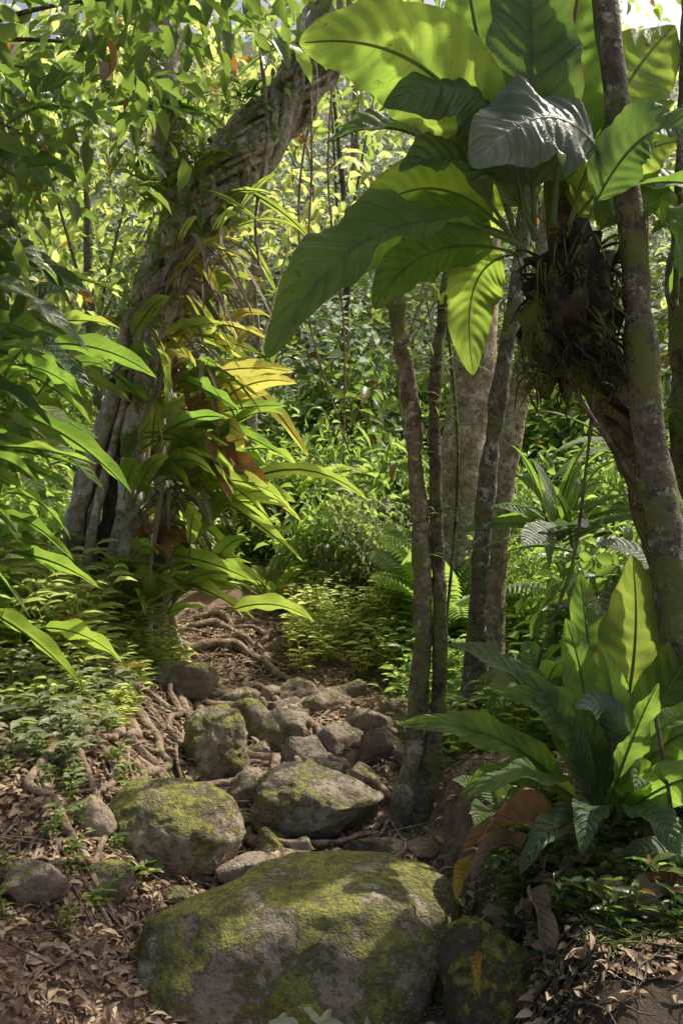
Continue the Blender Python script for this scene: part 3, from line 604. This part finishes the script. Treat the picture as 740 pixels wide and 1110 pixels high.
P_=[('bird_nest_plant',(-1.20,5.5,.86),12,.62,.16,M_bigy,'sunlit green rosette plant at the fig tree base',1,(0,6.28),(.6,1.35),(.0,.25)),
 ('bird_nest_plant',(-.52,7.3,G(-.52,7.3)),14,.6,.15,M_bigy,'glowing green rosette plant beside the upper path',2,(0,6.28),(.6,1.4),(0,.2)),
 ('bird_nest_plant',(-.95,7.9,G(-.95,7.9)),10,.6,.16,M_big,'green rosette plant at the top of the path',3,(0,6.28),(.5,1.2),(.1,.3)),
 ('bird_nest_plant',(-.45,8.6,1.6),7,.8,.24,M_bigy,'bright green plant above the upper path',4,(-1,2),(.2,.9),(.1,.4)),
 ('strap_leaf_plant',(1.18,5.0,1.35),30,.75,.075,M_big,'spiky strap leaved rosette plant in the shade',5,(0,6.28),(.1,1.4),(.0,.4)),
 ('strap_leaf_plant',(1.65,5.2,1.8),24,.7,.075,M_big,'dark strap leaved rosette plant in the shade',6,(0,6.28),(.2,1.3),(.1,.5)),
 ('bird_nest_plant',(1.45,4.6,.7),13,.65,.22,M_bigd,'broad leaved shade plant behind the leaning tree',7,(0,6.28),(.5,1.3),(.1,.3)),
 ('bird_nest_plant',(1.0,4.6,.55),12,.5,.18,M_big,'broad leaved plant behind the bank',8,(0,6.28),(.5,1.3),(.1,.3)),
 ('bird_nest_plant',(1.55,4.1,1.2),12,.55,.22,M_bigd,'dark broad leaved plant climbing the thick tree',9,(0,6.28),(-.2,1.0),(.1,.4)),
 ('bird_nest_plant',(1.5,3.5,2.65),9,.5,.2,M_big,'light green leafy plant high on the stem',10,(1.5,5),(-.1,.9),(.1,.4)),
 ('bird_nest_plant',(.62,4.7,G(.62,4.7)),11,.42,.13,M_big,'low green rosette between the slim trees',11,(0,6.28),(.4,1.2),(.1,.3)),
 ('bird_nest_plant',(1.2,2.95,.35),12,.32,.12,M_bigd,'dark glossy low plant on the earth bank',12,(0,6.28),(.3,1.2),(.1,.3)),
 ('bird_nest_plant',(.92,3.9,1.42),4,.26,.15,M_grey,'silvery leaved climber on the slanting vine',13,(2,6),(-.4,.6),(.1,.4)),
 ('bird_nest_plant',(1.45,3.55,.45),14,.6,.17,M_big,'leafy green plant around the leaning tree foot',14,(0,6.28),(.5,1.3),(.1,.3)),
 ('bird_nest_plant',(.60,3.6,.3),9,.34,.12,M_big,'low broad leaved plant at bank edge',15,(0,6.28),(.3,1.1),(.1,.3)),
]
for (nm,b,n,L,W,m,lab,sd,az,el,dr) in P_: rosette(nm,b,n,L,W,m,lab,sd,az,el,dr,upv=(.1,.3,1) if m is M_bigy else (0,-.4,1),nu=18,nv=6)
for k,(b,n,L,W,m) in enumerate([((-1.05,5.7,2.50),13,.70,.14,M_bigy),((-1.0,5.65,2.2),14,.78,.15,M_gold),((-1.0,5.65,1.85),15,.85,.15,M_bigy),((-1.05,5.65,1.5),14,.80,.14,M_bigm),((-.95,5.75,2.85),16,.65,.07,M_gold),((-.75,5.7,3.25),16,.6,.05,M_bigy),((-1.2,5.6,2.3),4,.45,.16,M_big),((-1.1,5.6,1.15),11,.65,.13,M_bigy),((-1.0,5.75,2.0),10,.9,.14,M_big),((-.95,5.8,1.6),9,.9,.12,M_bigy),((-1.0,5.7,.95),9,.6,.12,M_bigm)]):
    rosette('climbing_aroid',b,n,L,W,m,'sunlit yellow green leafy plant clinging to fig trunk',40+k,(-1.3,1.3),(-.5,1.2),(.1,.5),spread=.15,group='leafy plants on the fig trunk',upv=BK,wave=.2,nu=18,nv=6)
for k,(b,n,L,W) in enumerate([((-.6,5.8,4.1),18,.35,.04),((-.9,5.75,3.7),18,.35,.04),((-.35,5.8,4.4),16,.35,.04),((.43,4.05,2.42),14,.18,.02),((.44,4.05,1.95),14,.16,.018),((.42,4.05,2.15),12,.15,.015),((-1.1,5.75,4.0),16,.45,.12),((-1.15,5.75,3.5),16,.4,.11),((.36,4.06,1.3),9,.10,.012),((.34,4.06,1.75),9,.11,.014),((.44,4.06,1.5),8,.09,.012),((.28,4.07,2.2),9,.12,.014),((.98,5.2,2.3),12,.25,.03),((.9,6.8,2.6),12,.3,.03)]):
    rosette('bromeliad',b,n,L,W,M_bigy if k%2 else M_big,'small spiky bromeliad tuft perched on a trunk',60+k,(0,6.28),(-.2,1.3),(.1,.5),group='bromeliads on tree trunks',spread=.02)
for k,b in enumerate([(-.95,5.72,2.95),(-.85,5.72,3.15),(-1.02,5.7,1.65),(-.9,5.6,2.45)]):
    rosette('dead_frond_cluster',b,22,.42,.035,M_tan,'dry straw coloured dead fronds hanging from trunk',80+k,(-2.5,.6),(-.9,.3),(.5,.9),group='dead fronds on the fig trunk',spread=.06)
for k,b in enumerate([(-.95,5.5,2.3),(-.75,5.5,1.9),(-1.1,5.55,1.35)]):
    rosette('dead_frond_cluster',b,5,.32,.13,M_dryb,'curled orange brown dead leaves hanging from trunk',84+k,(-2.2,.4),(-.6,.5),(.3,.7),group='dead fronds on the fig trunk',spread=.05,upv=FC,wave=.35,fold=.7)
for k,(b,L,W,m) in enumerate([((-1.72,4.0,2.55),.55,.17,M_bigd),((-1.68,3.8,2.2),.58,.16,M_big),((-1.65,3.9,1.85),.58,.15,M_bigm),((-1.62,3.8,1.5),.52,.14,M_big),((-1.9,4.5,2.7),.6,.18,M_bigd),((-1.8,4.4,2.2),.65,.17,M_bigy),((-1.75,4.5,1.7),.6,.16,M_big),((-1.7,4.3,1.25),.55,.14,M_bigm),((-1.95,5.0,2.4),.6,.17,M_bigy),((-1.9,4.9,1.3),.5,.15,M_big),((-1.65,3.8,2.95),.5,.16,M_bigd),((-1.7,4.6,2.05),.6,.15,M_big),((-1.6,3.7,1.95),.45,.13,M_bigd)]):
    rosette('climbing_philodendron',b,12,L,W,m,'broad glossy leaved climbing philodendron',100+k,(-2.0,1.2),(-.4,1.1),(.15,.6),spread=.16,group='climbing philodendrons beside the trail',upv=(.2,.5,.8) if k%2 else (0,-.5,.8),wave=.2,fold=.35,nu=18,nv=6)
def herb(name,x0,x1,y0,y1,n,h,L,wr,mat,seed,lab):
    q=RS(seed); a=Acc()
    for k in range(n):
        x=q.uniform(x0,x1); y=q.uniform(y0,y1); z=G(x,y); hh=h*q.uniform(.4,1.1); lean=q.normal(size=2)*.3*hh
        t=np.linspace(.15,1,11); P=np.stack([x+lean[0]*t**1.5,y+lean[1]*t**1.5,z+hh*t],-1); m=11
        tube(a,P[::5],[.004,.003,.001],seg=4,n=6,rough=0,R=q.rand())
        A=np.arange(m)*2.4+q.rand()*6; D=np.stack([np.cos(A),np.sin(A),.25+0*A],-1)
        scatter(a,P,D,np.array([0,-.1,1.])+q.normal(size=(m,3))*.25,L*q.uniform(.6,1.2,m),wr,q.rand(m)*.5+q.rand()*.5)
    thing(name,(0,0,0),lab,'plants',a.mesh(name,mat),kind='stuff')
herb('grassy_herbs',-2.3,-1.25,4.6,5.6,230,.45,.16,.16,M_smally,1,'feathery narrow leaved green herbs by the fig')
herb('pale_ground_cover',-1.75,-1.1,3.8,4.9,120,.15,.085,.38,M_pale,2,'low pale leaved ground cover on the bank')
herb('green_ground_cover',-1.9,-1.05,4.2,5.6,190,.16,.08,.34,M_smally,3,'low green ground cover on the bank')
herb('bank_seedlings',.55,1.5,2.7,3.6,170,.16,.065,.36,M_smalld,4,'small shaded seedlings covering the earth bank')
herb('trailside_seedlings',.35,1.2,4.3,6.5,220,.3,.10,.38,M_small,5,'leafy seedlings between the slim trees')
herb('upper_trail_seedlings',-.35,.6,5.9,7.8,260,.3,.09,.36,M_smally,6,'leafy seedlings bordering the upper trail')
herb('fig_foot_herbs',-1.6,-1.0,5.2,6.0,90,.3,.09,.3,M_smally,7,'sunlit herbs around fig tree foot')
herb('near_bank_seedlings',-1.6,-.75,2.9,4.1,60,.11,.05,.4,M_small,8,'tiny green seedlings sprouting in the litter')
for k,(x,y,z,s) in enumerate([(-.17,2.78,-.2,.2),(-.08,2.74,-.16,.26),(.05,2.72,-.2,.16),(-.75,3.55,0,.15),(.95,2.8,.3,.25)]):
    rosette('seedling',(x,y,z+.12),7,s*.5,.04,M_pale if k<3 else M_small,'small seedling sprouting beside a mossy boulder',120+k,(0,6.28),(.1,.8),(.1,.3),nu=8,spread=.012,group='seedlings near the boulders')
# ---------------------------------------------------------------- litter, twigs, rootlets
q=RS(131); n=15000
y=q.uniform(2.4,7.2,n); x=pathx(y)+q.normal(size=n)*.8-.25
y2=q.uniform(2.6,4.6,9000); x2=q.uniform(-1.7,-.45,9000); y3=q.uniform(2.5,3.5,4500); x3=q.uniform(.4,1.5,4500)
x=np.concatenate([x,x2,x3]); y=np.concatenate([y,y2,y3]); n=len(x)
z=gh(x,y)+.004+q.rand(n)*.018; a=Acc()
scatter(a,np.stack([x,y,z],-1),q.normal(size=(n,3))*[1,1,.22],np.array([0,0,1.])+q.normal(size=(n,3))*.4,.016+.055*q.rand(n)**2.6,.42,q.rand(n))
thing('leaf_litter',(0,0,0),'brown fallen leaves strewn over the trail','leaves',a.mesh('leaf_litter',M_litter),kind='stuff')
a=Acc()
for k in range(800):
    y=q.uniform(2.6,6.8); x=pathx(y)+q.normal()*.7-.35; z=G(x,y)+.014; A=q.rand()*6.28; l=q.uniform(.06,.34); d=np.array([math.cos(A),math.sin(A),0])*l
    m_=np.array([x,y,z]); e1=m_+d; e0=m_-d*.2; e1[2]=G(e1[0],e1[1])+.018
    tube(a,[e0,(e0+e1)/2+[.03*q.normal(),.03*q.normal(),.012],e1],[.004,.003,.0015],seg=4,n=7,rough=.1,R=q.rand())
thing('fallen_twigs',(0,0,0),'thin fallen twigs scattered over the soil','twigs',a.mesh('fallen_twigs',M_root),kind='stuff')
a=Acc()
for k in range(330):
    x=q.uniform(.42,1.3); y=q.uniform(2.6,3.2); l=q.uniform(.1,.45); A=q.uniform(3.2,6.2); P=[]
    for t in np.linspace(0,1,5):
        X_=x+math.cos(A)*l*t*.8+.03*q.normal(); Y_=y+math.sin(A)*l*t*.8+.02*q.normal(); P.append([X_,Y_,G(X_,Y_)+.012+.05*t*q.rand()])
    tube(a,P,[.005,.004,.0015],seg=4,n=10,rough=.1)
thing('hanging_rootlets',(0,0,0),'thin dark rootlets trailing over the earth bank','roots',a.mesh('hanging_rootlets',M_dbark),kind='stuff')
def dead(p0,p1,p2,W,m,lab,up=(0,-.5,1),fold=.7,wv=.4,R=.3):
    a=Acc(); leafblade(a,p0,p1,p2,W,up,fold,wv,40,10,.08,R=R,nw=6,pucker=.04); thing('dead_leaf',p0,lab,'leaf',a.mesh('dead_leaf',m,p0))
dead((.85,3.1,.38),(.6,3.0,.58),(.40,3.05,.38),.17,M_dryb,'large curled orange dead leaf on the bank')
dead((.62,3.12,.36),(.50,3.05,.46),(.42,3.0,.30),.12,M_tan,'curled tan dead leaf on the bank',fold=1.0)
dead((.46,3.1,.34),(.38,3.02,.34),(.37,2.98,.24),.07,M_yel,'yellow fallen leaf hanging over the bank edge')
dead((.60,2.95,.30),(.60,2.85,.30),(.64,2.82,.08),.12,M_tan,'tan dry leaf hanging against dark soil',(.3,-1,.4),fold=.9)
dead((.75,2.9,.3),(.9,2.8,.36),(1.0,2.8,.2),.11,M_tan,'tan dry leaf lying on the bank')
dead((.45,2.95,.1),(.40,2.85,.12),(.42,2.8,.02),.04,M_yel,'small yellow leaf lying near boulder')
for k in range(30):
    x=q.uniform(.5,1.3); y=q.uniform(2.7,3.25); A=q.rand()*6.28; l=q.uniform(.08,.22); z=G(x,y)+.03; e=(x+math.cos(A)*l,y+math.sin(A)*l,z+q.uniform(-.04,.03))
    dead((x,y,z),((x+e[0])/2,(y+e[1])/2,z+.05),e,l*.45,[M_tan,M_dryb,M_litter][k%3],'small curled dead leaf lying on the bank',(q.normal()*.4,-.4,1),q.uniform(.4,1.1),R=q.rand())
def vine(P,r,lab,m=M_dbark):
    a=Acc(); tube(a,P,[r,r*.9,r*.7],seg=7,n=50,rough=.2,fr=20); thing('hanging_vine',P[0],lab,'vine',a.mesh('hanging_vine',m,P[0]))
vine([(.80,3.4,2.1),(.88,3.38,1.9),(1.0,3.36,1.72),(1.06,3.35,1.6)],.012,'crooked aerial root hanging from the epiphyte')
vine([(.98,3.5,2.2),(.93,3.5,1.7),(.86,3.45,1.3),(.74,3.4,1.0),(.66,3.4,.6)],.007,'thin vine slanting down from the leaning tree')
vine([(-.5,5.6,4.4),(-.45,5.6,3.8),(-.52,5.6,3.3),(-.5,5.6,3.0)],.012,'vine dangling from the fig trunk',M_root)
vine([(-.2,5.8,4.4),(-.18,5.6,3.6),(-.22,5.6,2.9)],.008,'thin vine dangling from the fig trunk',M_root)
vine([(1.04,3.1,.9),(1.06,3.0,.6),(1.08,2.9,.3),(1.15,2.8,-.05)],.008,'thin bare sapling stem on the bank',M_dbark)
vine([(1.35,3.6,3.6),(1.32,3.6,2.9),(1.3,3.6,2.3)],.02,'mottled hanging liana beside the leaning tree',M_lich)
vine([(.65,5.5,4.5),(.6,5.4,3),(.68,5.4,1.8),(.6,5.4,.7)],.012,'thin liana hanging between slim trees')
q=RS(171)
for k in range(9):
    x=q.uniform(-1.3,2.2); y=q.uniform(7.5,10); z0=q.uniform(4.5,6.5); z1=q.uniform(1.8,2.8)
    vine([(x,y,z0),(x+q.normal()*.2,y,z0*.66+z1*.34),(x+q.normal()*.2,y,z0*.33+z1*.67),(x+q.normal()*.15,y,z1)],.012,'thin liana hanging among forest trees',M_root)
# ---------------------------------------------------------------- camera, light
cam=bpy.data.cameras.new('camera'); co=bpy.data.objects.new('camera',cam); col.objects.link(co); scene.camera=co
co.location=(0,0,1.5); co.rotation_euler=(math.radians(90),0,0); cam.sensor_fit='VERTICAL'; cam.sensor_height=36; cam.lens=32.43; cam.clip_end=1000
ts=Vector((.50,.36,.85)).normalized()
sun=bpy.data.lights.new('sun','SUN'); sun.energy=5; sun.angle=math.radians(.5); sun.color=(1,.93,.78)
so=bpy.data.objects.new('sun',sun); so.rotation_euler=ts.to_track_quat('Z','Y').to_euler(); so.location=(4,4,10); col.objects.link(so)
w=bpy.data.worlds.new('World'); scene.world=w; w.use_nodes=True; nt=w.node_tree
sk=nt.nodes.new('ShaderNodeTexSky'); sk.sky_type='NISHITA'; sk.sun_disc=False; sk.sun_elevation=math.asin(ts.z); sk.sun_rotation=math.atan2(ts.x,ts.y)
sk.dust_density=7; sk.ozone_density=.5
bgn=nt.nodes['Background']; nt.links.new(sk.outputs[0],bgn.inputs[0]); bgn.inputs[1].default_value=.15
scene.view_settings.view_transform='Standard'; scene.view_settings.look='None'; scene.view_settings.exposure=0
